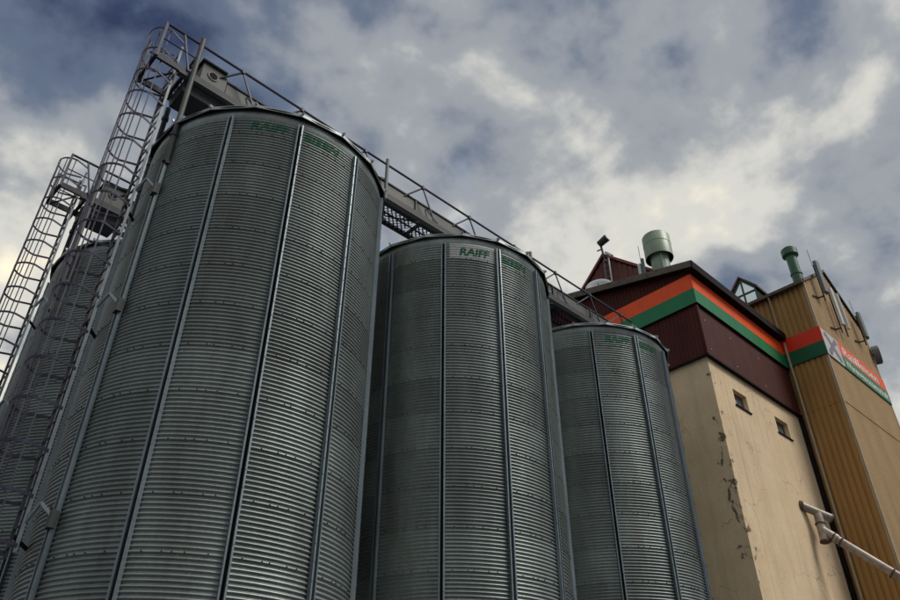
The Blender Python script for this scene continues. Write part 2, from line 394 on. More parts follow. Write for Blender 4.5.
def silo(u, v, label, lettering=True, panel=False, full=True):
    t = thing('grain_silo', (u, v, 0), label, 'silo', 'corrugated steel grain silos in two rows')
    b = MB(); b.lathe([(0, 0), (RS + .25, 0), (RS + .25, .38), (RS + .2, .42), (0, .42)], 48, u, v); b.build('plinth', 'concrete', t)
    for c in range(12):
        a = R_(RIB0 + 15 + 30 * c)
        for k in range(1, NR + 1): inst('wall_sheet', sheets[(c * 5 + k * 7) % 3], t, (0, 0, ZT - RING * k), a)
        inst('wall_sheet', top_sheet, t, (0, 0, ZT), a)
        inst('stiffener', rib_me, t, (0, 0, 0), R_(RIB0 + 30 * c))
    for k in range(NP):
        a = R_(12.5 + 20 * k)
        inst('roof_panel', roof_me, t, (0, 0, 0), a + R_(10)); inst('roof_seam', seam_me, t, (0, 0, 0), a)
    b = MB(); b.lathe([(r, z) for r, z in sof_prof], 72, u, v, closed=True); b.build('eave_ring', 'black', t)
    b = MB(); b.lathe([(.36, ZE + (RE - .36) * SL - .05), (.36, ZE + (RE - .36) * SL + .12), (.42, ZE + (RE - .36) * SL + .14), (.25, ZE + (RE - .36) * SL + .25), (0, ZE + (RE - .36) * SL + .27)], 24, u, v); b.build('roof_cap', 'roofm', t)
    if lettering:
        z0 = 13.115
        base = RIB0 + 30 + (3.2 if panel else 3.6)     # third panel, facing the yard
        for (txt, a0, wid) in (('RAIFF', base + 5.2, .80), ('EISEN', RIB0 + 60 + 2.4, .84)):
            me, w = text_mesh(txt, .33, 1.0, .012, .18)
            for vv in me.vertices: vv.co.x *= wid / w
            curved(me, a0, z0, .0045); me.materials.append(M['lettergreen'])
            inst('lettering', me, t)
        if panel:
            s = MB(); nx, nz = 16, 46; w = 1.16; zA, zB = 12.985, 13.485
            for i in range(nz + 1):
                z = zA + (zB - zA) * i / nz
                for k in range(nx + 1):
                    a = R_(base) + w * k / nx / RS; r = corr_r(z) + .0022; s.v.append((r * math.cos(a), r * math.sin(a), z))
            for i in range(nz):
                for k in range(nx): q = i * (nx + 1) + k; s.f.append((q, q + 1, q + nx + 2, q + nx + 1))
            me = s.mesh('sign_panel', smooth=True); me.materials.append(M['white']); inst('sign_panel', me, t)
    return t
SU = (5.83, 11.80, 17.77); V1, V2 = 12.4, 18.37
silo(SU[0], V1, 'largest and nearest corrugated silo, under the left end of the long catwalk')
silo(SU[1], V1, 'middle silo of the front row with white panel under its eave', panel=True)
silo(SU[2], V1, 'smallest looking silo of the front row, next to the cream building')
silo(SU[0], V2, 'silo behind the caged ladders, half hidden by the nearest silo', lettering=False)
silo(SU[1], V2, 'dark rear silo glimpsed in the gap between the two nearest silos', lettering=False)

# ------------------------------------------------------------------ catwalks
def catwalk(dv, u1, label, rear=False):
    t = thing('catwalk', (2.35, 11.8 + dv, 15.3), label, 'catwalk', 'catwalks over the silo rows')
    def bd(b, name, m, p=t, **k): return b.build(name, m, p, **k)
    def P(u, v, z): return (u, v + dv, z)
    b = MB(); b.bar(P(2.35, 11.86, 15.36), P(u1, 11.86, 15.36), .06, .16); bd(b, 'side_beam', 'darksteel')
    b = MB(); b.box(2.9, u1, 11.83 + dv, 11.98 + dv, 15.255, 15.278); bd(b, 'beam_flange', 'casing')
    b = MB(); b.bar(P(2.35, 12.75, 15.36), P(u1, 12.75, 15.36), .06, .16); bd(b, 'side_beam', 'darksteel')
    us = [2.35, 3.05]
    while us[-1] + 1.45 < u1: us.append(us[-1] + 1.45)
    for u in us:
        b = MB(); b.bar(P(u, 11.89, 15.33), P(u, 12.72, 15.33), .07, .10); bd(b, 'cross_beam', 'darksteel')
    # expanded metal deck between the cross beams
    for a, c in zip(us[1:], us[2:] + [u1]):
        b = MB(); lx, ly = .15, .075; w = .04
        x = a + .035; rows = int((12.72 - 11.89) / ly)
        nx = max(1, int((c - a - .07) / lx))
        for j in range(rows):
            y0 = 11.89 + j * ly
            for i in range(nx):
                xa = x + (i + (.5 if j % 2 else 0)) * lx
                if xa + lx > c - .03: continue
                for (p, q) in (((xa, y0), (xa + lx / 2, y0 + ly)), ((xa + lx / 2, y0 + ly), (xa + lx, y0))):
                    dx, dy = q[0] - p[0], q[1] - p[1]; l = math.hypot(dx, dy); nx_, ny_ = -dy / l * w / 2, dx / l * w / 2
                    k = len(b.v); z = 15.385
                    b.v += [P(p[0] - nx_, p[1] - ny_, z), P(q[0] - nx_, q[1] - ny_, z), P(q[0] + nx_, q[1] + ny_, z + .012), P(p[0] + nx_, p[1] + ny_, z + .012)]
                    b.f.append((k, k + 1, k + 2, k + 3))
        if b.v:
            o = bd(b, 'deck_mesh', 'cage'); o['kind'] = 'stuff'
    for a, c in zip(us[1:], us[2:]):
        b = MB(); b.bar(P(a, 12.40, 15.35), P(c, 12.40, 15.35), .03, .04); bd(b, 'deck_bearer', 'darksteel')
        if us.index(a) % 2:
            b = MB(); b.bar(P(a + .05, 12.68, 15.30), P(c - .05, 12.02, 15.30), .03, .03); bd(b, 'wind_brace', 'darksteel')
    # handrail with V struts towards the conveyor
    b = MB(); b.tube([P(2.35, 11.8, 16.42), P(u1 - .1, 11.8, 16.42)], .032, 8); bd(b, 'handrail', 'cage', smooth=True)
    nodes = [4.3, 6.0, 8.05, 10.13, 12.0, 14.0, 16.0, 17.85, 19.6]
    for u in nodes:
        if u > u1 - .3: continue
        b = MB(); b.bar(P(u, 11.8, 16.40), P(u - .5, 12.02, 15.93), .03, .04); bd(b, 'rail_strut', 'steel')
        b = MB(); b.bar(P(u, 11.8, 16.40), P(u + .5, 11.84, 15.42), .03, .045); bd(b, 'rail_strut', 'cage')
        b = MB(); b.box(u - .035, u + .035, 11.762 + dv, 11.84 + dv, 16.36, 16.47); bd(b, 'rail_clamp', 'cage')
        b = MB(); b.bar(P(u + .62, 11.84, 15.46), P(u + .30, 12.0, 15.93), .02, .03); bd(b, 'rail_strut', 'steel')
    # ladder landing at the end
    b = MB(); b.bar(P(2.35, 11.8, 15.28), P(2.35, 11.8, 16.44), .055, .055, (1, 0, 0)); bd(b, 'rail_post', 'steel')
    b = MB(); b.bar(P(2.35, 12.78, 15.28), P(2.35, 12.78, 16.42), .055, .055, (1, 0, 0)); bd(b, 'rail_post', 'steel')
    b = MB(); b.bar(P(3.1, 12.78, 15.28), P(3.1, 12.78, 16.42), .045, .045, (1, 0, 0)); bd(b, 'rail_post', 'steel')
    b = MB(); b.bar(P(2.78, 11.8, 16.4), P(3.08, 11.82, 15.40), .04, .04); bd(b, 'rail_strut', 'cage')
    b = MB(); b.tube([P(2.35, 11.8, 15.9), P(3.24, 11.8, 15.9)], .016, 6); bd(b, 'mid_rail', 'cage')
    b = MB(); b.tube([P(2.35, 12.78, 15.9), P(3.1, 12.78, 15.9)], .016, 6); bd(b, 'mid_rail', 'cage')
    b = MB(); b.tube([P(2.35, 12.78, 16.4), P(3.1, 12.78, 16.4)], .022, 6); bd(b, 'handrail', 'cage')
    # posts standing on the silo walls
    b = MB(); b.tube([P(3.19, 11.77, 12.55), P(3.19, 11.77, 13.32), P(3.19, 11.77, 13.34), P(3.19, 11.77, 16.6)], [.075, .075, .06, .06], 12)
    po = bd(b, 'post', 'casing', smooth=True)
    b = MB(); b.tube([P(3.19, 11.77, 13.30), P(3.19, 11.77, 13.38)], .092, 12); bd(b, 'post_collar', 'steel', po); b = MB(); b.box(3.16, 3.30, 11.70 + dv, 11.84 + dv, 12.5, 12.6); bd(b, 'post_clamp', 'steel', po)
    b = MB(); b.tube([P(3.24, 13.05, 11.9), P(3.24, 13.05, 15.3)], .06, 12); po = bd(b, 'post', 'darksteel', smooth=True)
    for z in (12.6, 13.4, 14.9):
        b = MB(); b.tube([P(3.24, 13.05, z), P(3.24, 13.05, z + .09)], .08, 12); bd(b, 'post_clamp', 'steel', po)
    b = MB(); b.tube([P(2.92, 12.6, 14.75), P(3.19, 11.77, 16.05)], .03, 8); bd(b, 'brace', 'darksteel')
    b = MB(); b.tube([P(2.35, 12.7, 15.2), P(3.19, 11.77, 15.6)], .022, 8); bd(b, 'brace', 'darksteel')
    for u in (8.81, 14.78, 20.3):
        if u > u1 + .2: continue
        b = MB(); b.tube([P(u, 11.8, 15.15 if u < 20 else 13.3), P(u, 11.8, 16.62 if u < 20 else 16.3)], .052, 10); po = bd(b, 'post', 'antenna', smooth=True)
        b = MB(); b.bar(P(u - .22, 11.78, 15.75), P(u + .06, 11.86, 15.92), .06, .06); bd(b, 'post_clamp', 'steel', po); b = MB(); b.bar(P(u - .12, 11.78, 15.35), P(u + .1, 11.88, 15.45), .07, .07); bd(b, 'post_clamp', 'steel', po)
    return t
catwalk(0, 20.4, 'long steel catwalk running over the front row of silos')
catwalk(5.6, 9.5, 'short visible catwalk behind the nearest silo, over the rear silo', True)

# ------------------------------------------------------------------ chain conveyors on the catwalks
def conveyor(dv, u1, label):
    t = thing('chain_conveyor', (3.45, 12.02 + dv, 15.5), label, 'conveyor', 'chain conveyors on the catwalks')
    v0, v1 = 12.02 + dv, 12.34 + dv
    u = 4.05; k = 0
    while u < u1 - .1:
        e = min(u + 2.0, u1)
        b = MB(); b.box(u + .02, e - .02, v0, v1, 15.52, 16.0); b.build('casing', 'casing', t)
        b = MB(); b.box(u + .005, e - .005, v0 - .03, v1 + .03, 16.003, 16.045); b.build('lid', 'darksteel', t)
        b = MB(); b.box(e - .018, e + .018, v0 - .04, v1 + .04, 15.49, 16.0); b.build('flange', 'casing', t)
        b = MB(); b.bar((u, v0 - .025, 15.53), (e, v0 - .025, 15.53), .04, .05); b.build('edge_angle', 'rib', t)
        if k in (1, 4, 7):
            b = MB(); b.bar((u + 1.0, v0 - .03, 15.5), (u + 1.0, v0 - .03, 16.0), .05, .04, (1, 0, 0)); b.build('gate_guide', 'casing', t)
        u = e; k += 1
    # drive head
    hd = MB(); hd.prism([(3.42, v0 - .03, 15.45), (4.045, v0 - .03, 15.45), (4.045, v0 - .03, 16.06), (3.95, v0 - .03, 16.20), (3.42, v0 - .03, 16.20)], (0, .40, 0)); h = hd.build('drive_head', 'casing', t)
    b = MB(); b.box(3.36, 4.0, v0 - .09, v1 + .12, 16.205, 16.25); b.build('cover', 'darksteel', h)
    b = MB(); b.tube([(3.70, v0 - .02, 15.9), (3.70, v0 - .05, 15.9)], .14, 20); b.build('bearing_plate', 'steel', h)
    b = MB(); b.tube([(3.70, v0 - .045, 15.9), (3.70, v0 - .055, 15.9)], .10, 16); b.build('shaft_hole', 'black', h)
    # hanging outlet hopper and motor below the deck
    b = MB(); i = len(b.v)
    b.v = [(3.10, v0 - .06, 15.24), (4.15, v0 - .06, 15.24), (4.15, v0 + .70, 15.24), (3.10, v0 + .70, 15.24), (3.14, v0 + .0, 14.98), (4.05, v0 + .0, 14.98), (4.05, v0 + .66, 14.98), (3.14, v0 + .66, 14.98)]
    b.f = [(0, 1, 2, 3), (7, 6, 5, 4), (0, 4, 5, 1), (1, 5, 6, 2), (2, 6, 7, 3), (3, 7, 4, 0)]; b.build('hopper', 'darksteel', t)
    for su in SU:
        if su + .5 < u1 + .8:
            b = MB(); b.tube([(su, v0 + .16, 15.5), (su, V1 + dv if dv == 0 else V2, 14.9)], .13, 14); b.build('spout', 'casing', t, smooth=True)
    return t
conveyor(0, 20.2, 'grey box conveyor lying along the long front catwalk')
conveyor(5.6, 9.4, 'grey box conveyor behind the ladder cages, over the rear silo')

# ------------------------------------------------------------------ caged ladders
def ladder(dv, zb, label):
    ul, va, vb_ = 2.86, 12.02 + dv, 12.46 + dv
    t = thing('caged_ladder', (ul, (va + vb_) / 2, zb), label, 'ladder', 'caged ladders at the end of the silo rows')
    for v in (va, vb_):
        b = MB(); b.bar((ul, v, zb), (ul, v, 16.25), .05, .03, (0, 1, 0)); b.build('ladder_rail', 'ladder' if v == va else 'steel', t)
    r = MB(); r.tube([(ul, va, 0), (ul, vb_, 0)], .014, 6); rm = r.mesh('rung', (ul, (va + vb_) / 2, 0)); rm.materials.append(M['steel'])
    z = zb + .15
    while z < 16.2: inst('rung', rm, t, (0, 0, z - zb)); z += .28
    vc = (va + vb_) / 2
    def arc(n=15, rad=.36):
        pts = [(ul, va - .02, 0)]
        for k in range(n):
            a = math.pi / 2 + math.pi * (k / (n - 1)); pts.append((ul - .34 + rad * 1.0 * math.cos(a), vc - rad * math.sin(a), 0))
        return pts + [(ul, vb_ + .02, 0)]
    hp = MB()
    pts = arc()
    for p, q in zip(pts, pts[1:]): hp.bar(p, q, .012, .05)
    hm = hp.mesh('cage_hoop', (ul, vc, 0)); hm.materials.append(M['cage'])
    z = zb + .1; k = 0
    while z < 16.42: inst('cage_hoop', hm, t, (0, 0, z - zb)); z += .724; k += 1
    top = zb + .1 + .724 * (k - 1)
    for a_ in (95, 130, 165, 195, 230, 265):
        a = R_(a_); x, y = ul - .34 + .352 * math.cos(a), vc - .352 * math.sin(a)
        b = MB(); b.bar((x, y, zb + .08), (x, y, top + .03), .024, .014, (0, 1, 0)); b.build('cage_bar', 'cage', t)
    # stand-off brackets to the silo wall
    for z in (5.15, 8.95, 11.75):
        if z < zb: continue
        bk = MB(); bk.bar((ul + .01, va, z), (ul + .10, va - .14, z + .27), .035, .05); bk.bar((ul + .10, va - .14, z + .27), (3.17, 11.79 + dv, z + .06), .035, .05)
        b = bk.build('bracket', 'rib', t)
        c = MB(); c.box(3.10, 3.20, 11.70 + dv, 11.86 + dv, z - .1, z + .16); c.build('clamp_plate', 'casing', b)
        c = MB(); c.bar((ul, vb_, z - .1), (3.25, 12.75 + dv, z - .22), .04, .05); c.build('bracket', 'darksteel', t)
    return t
ladder(0, 4.7, 'caged steel ladder on the nearest silo, rising to the high landing')
ladder(5.6, 4.7, 'leftmost caged ladder, seen against the sky, on the rear silo')

# ------------------------------------------------------------------ cream building
UB, VB, UT, VT = 22.3, 10.21, 29.5, 8.39
VBK = 21.8
bld = thing('mill_building', (UB, VB, 0), 'cream plastered mill building with brown cladding and orange and green stripes on top', 'building')
win = [(23.76, 24.76, 13.70, 14.36), (26.92, 27.98, 13.65, 14.33)]
def front_wall():
    b = MB(); xs = [UB, UB + .93]; v0, v1 = VB, VB + .32
    # strip beside the corner, then the field with two openings; a 12 mm joint between
    b.box(UB, UB + .93, v0, v1, 0, 15.1)
    x = UB + .942
    (a0, a1, z0, z1), (c0, c1, y0, y1) = win
    b.box(x, a0, v0, v1, 0, 15.1); b.box(a0, a1, v0, v1, 0, z0); b.box(a0, a1, v0, v1, z1, 15.1)
    b.box(a1, c0, v0, v1, 0, 15.1); b.box(c0, c1, v0, v1, 0, y0); b.box(c0, c1, v0, v1, y1, 15.1); b.box(c1, UT, v0, v1, 0, 15.1)
    b.box(UB, UT, v1 + .002, v1 + .02, 0, 15.1) if False else None
    return b
fw = front_wall()
fw.box(UB + .9, UB + .97, VB + .03, VB + .3, 0, 15.08)
fw.box(UB, UB + .32, VB + .321, VBK, 0, 15.1)
fw.box(UB + .33, UT, VBK - .3, VBK, 0, 15.1)
fw.build('wall', 'plaster', bld)
for (a0, a1, z0, z1) in win:
    f = MB(); v = VB + .17
    f.box(a0, a1, v, v + .06, z0, z0 + .06); f.box(a0, a1, v, v + .06, z1 - .05, z1); f.box(a0, a0 + .05, v, v + .06, z0 + .06, z1 - .05); f.box(a1 - .05, a1, v, v + .06, z0 + .06, z1 - .05)
    w = thing('window', (0, 0, 0), '', ''); bpy.data.objects.remove(w)
    w = f.build('window', 'fascia', bld)
    p = MB(); p.box(a0 + .05, a1 - .05, v + .02, v + .035, z0 + .06, z1 - .05); p.build('pane', 'glass', w)
    p = MB(); p.box(a0 - .06, a1 + .08, VB - .05, VB + .16, z0 - .045, z0 - .002); p.build('sill', 'black', w)
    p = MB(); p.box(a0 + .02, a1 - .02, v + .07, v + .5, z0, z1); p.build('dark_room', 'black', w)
# brown cladding (profiled sheets), slightly proud of the plaster
def clad_box(v_off): pass
SLR = .245; ZR0 = 18.80                      # roof underside height at v = VB - .1, slope towards +v
RV = 16.0
def roof_z(v): return ZR0 + SLR * ((v if v < RV else 2 * RV - v) - (VB - .1))
b = MB(); L = VBK - VB + .12
b.profile((UB - .10, VB - .10, 0), (UB - .10, VBK, 0), trap(L, .16, .022), 15.12, lambda p: roof_z(p.y) - .02, (-1, 0, 0)); b.build('side_cladding', 'brownclad', bld)
b = MB(); b.profile((UB - .10, VB - .10, 0), (UT + 3, VB - .10, 0), trap(UT - UB + .1, .16, .010), 15.12, ZR0 - .02, (0, -1, 0)); b.build('front_cladding', 'brownclad', bld)
b = MB(); b.box(UB - .095, UT - .02, VB - .095, VB + .3, 15.105, ZR0 - .1); b.box(UB - .095, UB + .3, VB + .3, VBK, 15.105, ZR0 - .1); b.build('cladding_core', 'black', bld)
b = MB(); b.box(UB - .15, UT - .02, VB - .15, VB - .098, 15.06, 15.13); b.box(UB - .15, UB - .098, VB - .098, VBK, 15.06, 15.13); b.build('drip_edge', 'black', bld)
b = MB(); b.box(UB - .145, UB - .06, VB - .145, VB - .06, 15.14, 17.28); b.build('corner_trim', 'brownclad', bld)
# stripe panels: separate boards each about 2.4 m long
def band(name, m, z0, z1, out):
    vv = VB - .10 - out
    uu = UB - .10 - out
    x = uu
    while x < UT - .08:
        e = min(x + 2.45, UT - .06); p = MB(); p.box(x + (.0 if x == uu else .004), e, vv, vv + .05, z0, z1); p.build(name, m, bld); x = e
    y = vv + .052
    while y < VBK - .1:
        e = min(y + 2.45, VBK); p = MB(); p.box(uu, uu + .05, y + .002, e, z0, z1); p.build(name, m, bld); y = e
band('green_panel', 'green', 17.30, 17.948, .075)
band('orange_panel', 'orange', 17.952, 18.60, .075)
b = MB(); b.box(UB - .20, UT - .06, VB - .2, VB - .12, 17.255, 17.292); b.box(UB - .20, UB - .12, VB - .12, VBK, 17.255, 17.292); b.build('panel_edge', 'black', bld)
for (u_, z_) in ((UB + .25, 16.7), (UB + .25, 15.45), (UB + 2.1, 16.7), (UB + 2.1, 15.45), (UB + 4.3, 16.7), (UB + 4.3, 15.45)):
    p = MB(); p.tube([(u_, VB - .10, z_), (u_, VB - .135, z_)], .022, 8); p.build('cladding_screw', 'white', bld)
# roof
ov = .40
def roofsec(du): return [(UB - ov, VB - .1 - .28, roof_z(VB - .1 - .28) + .0), (UB - ov, RV, roof_z(RV)), (UB - ov, VBK + .3, roof_z(VBK + .3)), (UB - ov, VBK + .3, roof_z(VBK + .3) + .22), (UB - ov, RV, roof_z(RV) + .22), (UB - ov, VB - .38, roof_z(VB - .38) + .22)]
b = MB(); sec_ = roofsec(0); b.prism(sec_, (UT - UB + ov - .01, 0, 0)); rf = b.build('roof', 'roofdark', bld)
# fascia board on the gable side and dark gutter board on the front
va, vbk = VB - .40, VBK + .3
b = MB(); b.prism([(UB - ov - .035, va, roof_z(va) - .03), (UB - ov - .035, RV, roof_z(RV) - .03), (UB - ov - .035, RV, roof_z(RV) + .26), (UB - ov - .035, va, roof_z(va) + .26)], (.032, 0, 0)); b.build('verge_board', 'fascia', rf)
b = MB(); b.box(UB - ov - .035, UT - .02, va - .05, va - .012, roof_z(va) - .10, roof_z(va) + .25); b.build('eave_board', 'black', rf)
b = MB(); b.box(UB - ov, UT - .02, va - .01, VB - .12, roof_z(va) - .08, roof_z(va) - .05); b.build('soffit', 'black', rf)
b = MB(); b.prism([(UB - ov, va, roof_z(va) - .03), (UB - ov, RV, roof_z(RV) - .03), (UB - ov, RV, roof_z(RV) - .005), (UB - ov, va, roof_z(va) - .005)], (ov - .13, 0, 0)); b.build('soffit', 'black', rf)
# penthouse gable on the roof
GU, GV, GZ = 24.0, 14.8, 23.17; hw = 3.3; gs = .94
b = MB(); b.profile((GU, GV - hw, 0), (GU, GV + hw, 0), trap(2 * hw, .26, .03), lambda p: roof_z(p.y) + .1, lambda p: GZ - .06 - gs * abs(p.y - GV), (-1, 0, 0))
ph = b.build('penthouse', 'brownlight', bld)
b = MB(); b.prism([(GU - .09, GV - hw - .2, GZ - gs * (hw + .2)), (GU - .09, GV, GZ), (GU - .09, GV + hw + .2, GZ - gs * (hw + .2)), (GU - .09, GV + hw + .2, GZ - gs * (hw + .2) + .14), (GU - .09, GV, GZ + .16), (GU - .09, GV - hw - .2, GZ - gs * (hw + .2) + .14)], (4.6, 0, 0)); b.build('penthouse_roof', 'brownclad', ph)
b = MB(); b.prism([(GU - .13, GV, GZ), (GU - .13, GV + hw + .2, GZ - gs * (hw + .2)), (GU - .13, GV + hw + .2, GZ - gs * (hw + .2) + .15), (GU - .13, GV, GZ + .17)], (.035, 0, 0)); b.prism([(GU - .13, GV, GZ), (GU - .13, GV - hw - .2, GZ - gs * (hw + .2)), (GU - .13, GV - hw - .2, GZ - gs * (hw + .2) + .15), (GU - .13, GV, GZ + .17)], (.035, 0, 0)); b.build('verge_trim', 'redtrim', ph)
b = MB(); b.box(GU + .03, GU + 4.4, GV - hw + .1, GV + hw - .1, 19.4, 19.9); b.build('penthouse_base', 'brownclad', ph)
for a in (-1, 1):
    b = MB(); y = GV + a * hw; b.box(GU + .02, GU + 4.4, min(y, y - a * .1), max(y, y - a * .1), roof_z(y), GZ - gs * hw - .02); b.build('penthouse_wall', 'brownlight', ph)
# ------------------------------------------------------------------ tower
twr = thing('elevator_tower', (UT, VT, 0), 'tall tan ribbed metal tower with gable roof at the right edge', 'building')
UE, VTB, ZE_T = 36.25, 17.0, 21.12; UM = (UT + UE) / 2; ZA = 23.35; gsl = (ZA - ZE_T) / (UM - UT)
b = MB(); b.profile((UT, VT, 0), (UT, VTB, 0), trap(VTB - VT, .235, .05, .58, .06), 0, ZE_T + .02, (-1, 0, 0)); b.build('side_cladding', 'tan', twr)
b = MB(); b.profile((UT, VT, 0), (UE, VT, 0), trap(UE - UT, .16, .022, .4, .12), 0, lambda p: ZA - .03 - gsl * abs(p.x - UM), (0, -1, 0)); b.build('front_cladding', 'tanlight', twr)
b = MB(); b.profile((UE, VT, 0), (UE, VTB, 0), trap(VTB - VT, .235, .035, .45, .1), 0, ZE_T, (1, 0, 0)); b.build('side_cladding', 'tan', twr)
b = MB(); b.box(UT + .01, UE - .01, VT + .01, VTB, 0, ZE_T - .05); b.prism([(UT + .02, VT + .012, ZE_T - .04), (UE - .02, VT + .012, ZE_T - .04), (UM, VT + .012, ZA - .1)], (0, VTB - VT - .02, 0)); b.build('core', 'tan', twr)
b = MB(); b.box(UT - .045, UT + .07, VT - .045, VT + .07, 0, ZE_T - .05); b.build('corner_trim', 'tanpipe', twr)
b = MB(); b.box(UE - .05, UE + .045, VT - .04, VT + .06, 0, ZE_T - .05); b.build('corner_trim', 'tanpipe', twr)
b = MB(); ro = .16
b.prism([(UT - ro, VT - .09, ZE_T - gsl * ro), (UM, VT - .09, ZA), (UE + ro, VT - .09, ZE_T - gsl * ro), (UE + ro, VT - .09, ZE_T - gsl * ro + .12), (UM, VT - .09, ZA + .13), (UT - ro, VT - .09, ZE_T - gsl * ro + .12)], (0, VTB - VT + .2, 0)); tr = b.build('roof', 'roofdark', twr)
b = MB(); b.box(UT - ro - .13, UT - ro - .005, VT - .07, VTB, ZE_T - .20, ZE_T - .06); b.build('gutter', 'fascia', tr)
b = MB(); b.prism([(UM, VT - .115, ZA - .02), (UE + ro, VT - .115, ZE_T - gsl * ro - .02), (UE + ro, VT - .115, ZE_T - gsl * ro + .13), (UM, VT - .115, ZA + .14)], (0, .022, 0)); b.build('verge_trim', 'vgreen', tr)
b = MB(); b.prism([(UM, VT - .115, ZA - .02), (UT - ro, VT - .115, ZE_T - gsl * ro - .02), (UT - ro, VT - .115, ZE_T - gsl * ro + .13), (UM, VT - .115, ZA + .14)], (0, .022, 0)); b.build('verge_trim', 'fascia', tr)
b = MB(); b.box(UT + .05, UE - .03, VT - .04, VT - .0175, 15.24, 15.27); b.build('cladding_joint', 'tan', twr)
b = MB(); b.box(UT - .062, UT - .051, VT + .08, VTB, 15.20, 15.24); b.build('cladding_joint', 'tan', twr)
# stripes on the side and sign on the front
y = VT - .05
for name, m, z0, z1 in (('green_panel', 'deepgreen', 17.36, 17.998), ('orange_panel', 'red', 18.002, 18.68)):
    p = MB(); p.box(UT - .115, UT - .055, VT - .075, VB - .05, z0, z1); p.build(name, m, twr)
sv0, sv1 = VT - .075, VT - .035
b = MB(); b.box(UT - .052, UT + 1.62, sv0, sv1, 17.36, 18.66); sg = b.build('emblem_panel', 'signgrey', twr)
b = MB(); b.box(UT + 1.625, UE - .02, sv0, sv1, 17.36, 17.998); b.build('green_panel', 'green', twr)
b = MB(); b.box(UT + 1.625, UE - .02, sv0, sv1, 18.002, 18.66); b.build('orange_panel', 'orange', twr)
# crossed gable boards emblem
cx, cz = UT + .82, 18.0; e = MB(); ev = sv0 - .012
for sgn in (1, -1):
    def q(du, dz): return (cx + sgn * du, ev - (.004 if sgn > 0 else 0), cz + dz)
    e.prism([q(-.62, -.50), q(-.44, -.56), q(.50, .36), q(.62, .34), q(.60, .50), q(.46, .58), q(.36, .50), q(-.60, -.34)], (0, .010, 0))
e.build('emblem', 'purple', sg)
def flat_text(txt, size, x, z, width, m, par, shear=0.0):
    me, w = text_mesh(txt, size, 1.0, .01, shear); s_ = width / w; org = parent_origin(par)
    for v in me.vertices: v.co = Vector((x + v.co.x * s_, sv0 - .006, z + v.co.y)) - org
    me.materials.append(M[m]); o = bpy.data.objects.new('lettering', me); col.objects.link(o); o.parent = par
flat_text('Raiffeisen', .62, UT + 1.95, 18.10, 3.9, 'letterwhite', twr)
flat_text('Warengenossenschaft', .52, UT + 1.85, 17.50, 4.7, 'letterwhite', twr)
# downpipes
b = MB(); b.tube([(UT - .22, 9.95, ZE_T - .15), (UT - .14, 9.95, ZE_T - .5), (UT - .14, 9.95, 18.9)], .04, 8); b.build('downpipe', 'tanpipe', twr, smooth=True)
b = MB(); b.tube([(UT - .13, VB - .32, 18.5), (UT - .13, VB - .32, 0)], .055, 10); dp = b.build('downpipe', 'tanpipe', twr, smooth=True)
b = MB(); b.box(UT - .20, UT - .056, VB - .16, VB - .02, 0, 15.0); b.build('joint_cover', 'black', twr)
# dormer on the left slope
DU, DV = 30.5, 11.42; dz0, dz1, dzp, dh = 21.0, 22.63, 23.42, .64
dm = MB(); dm.prism([(DU + .06, DV - dh, dz0), (DU + .06, DV + dh, dz0), (DU + .06, DV + dh, dz1), (DU + .06, DV, dzp - .05), (DU + .06, DV - dh, dz1)], (2.6, 0, 0)); do = dm.build('dormer', 'roofdark', twr)
b = MB()
b.prism([(DU - .08, DV - dh - .10, dz1 - .12), (DU - .08, DV, dzp - .02), (DU - .08, DV, dzp + .08), (DU - .08, DV - dh - .12, dz1 - .02)], (2.7, 0, 0))
b.prism([(DU - .08, DV, dzp - .02), (DU - .08, DV + dh + .10, dz1 - .12), (DU - .08, DV + dh + .12, dz1 - .02), (DU - .08, DV, dzp + .08)], (2.7, 0, 0)); b.build('dormer_roof', 'fascia', do)
b = MB(); b.prism([(DU - .1, DV, dzp - .02), (DU - .1, DV + dh + .10, dz1 - .12), (DU - .1, DV + dh + .12, dz1 + .0), (DU - .1, DV, dzp + .1)], (.018, 0, 0)); b.build('verge_trim', 'redtrim', do)
fr = MB(); ft = .075
fr.box(DU, DU + .05, DV - dh + .02, DV + dh - .02, dz0 + .5, dz0 + .6)
fr.bar((DU + .025, DV - dh + .05, dz0 + .5), (DU + .025, DV - dh + .05, dz1 - .02), ft, .05, (1, 0, 0)); fr.bar((DU + .025, DV + dh - .05, dz0 + .5), (DU + .025, DV + dh - .05, dz1 - .02), ft, .05, (1, 0, 0))
fr.bar((DU + .024, DV - dh + .03, dz1 - .08), (DU + .024, DV, dzp - .12), ft, .05, (1, 0, 0)); fr.bar((DU + .024, DV + dh - .03, dz1 - .08), (DU + .024, DV, dzp - .12), ft, .05, (1, 0, 0))
fr.bar((DU + .02, DV, dz0 + .5), (DU + .02, DV, dzp - .12), ft, .05, (1, 0, 0)); fr.bar((DU + .018, DV - dh + .05, 22.45), (DU + .018, DV + dh - .05, 22.45), ft, .05, (1, 0, 0))
wf = fr.build('window_frame', 'vgreen', do)
b = MB(); b.prism([(DU + .035, DV - dh + .05, dz0 + .5), (DU + .035, DV, dz0 + .5), (DU + .035, DV, dzp - .12), (DU + .035, DV - dh + .05, dz1 - .08)], (.01, 0, 0)); b.build('pane', 'mirror', wf)
b = MB(); b.prism([(DU + .035, DV + .002, dz0 + .5), (DU + .035, DV + dh - .05, dz0 + .5), (DU + .035, DV + dh - .05, dz1 - .08), (DU + .035, DV + .002, dzp - .12)], (.01, 0, 0)); b.build('pane', 'mirror', wf)

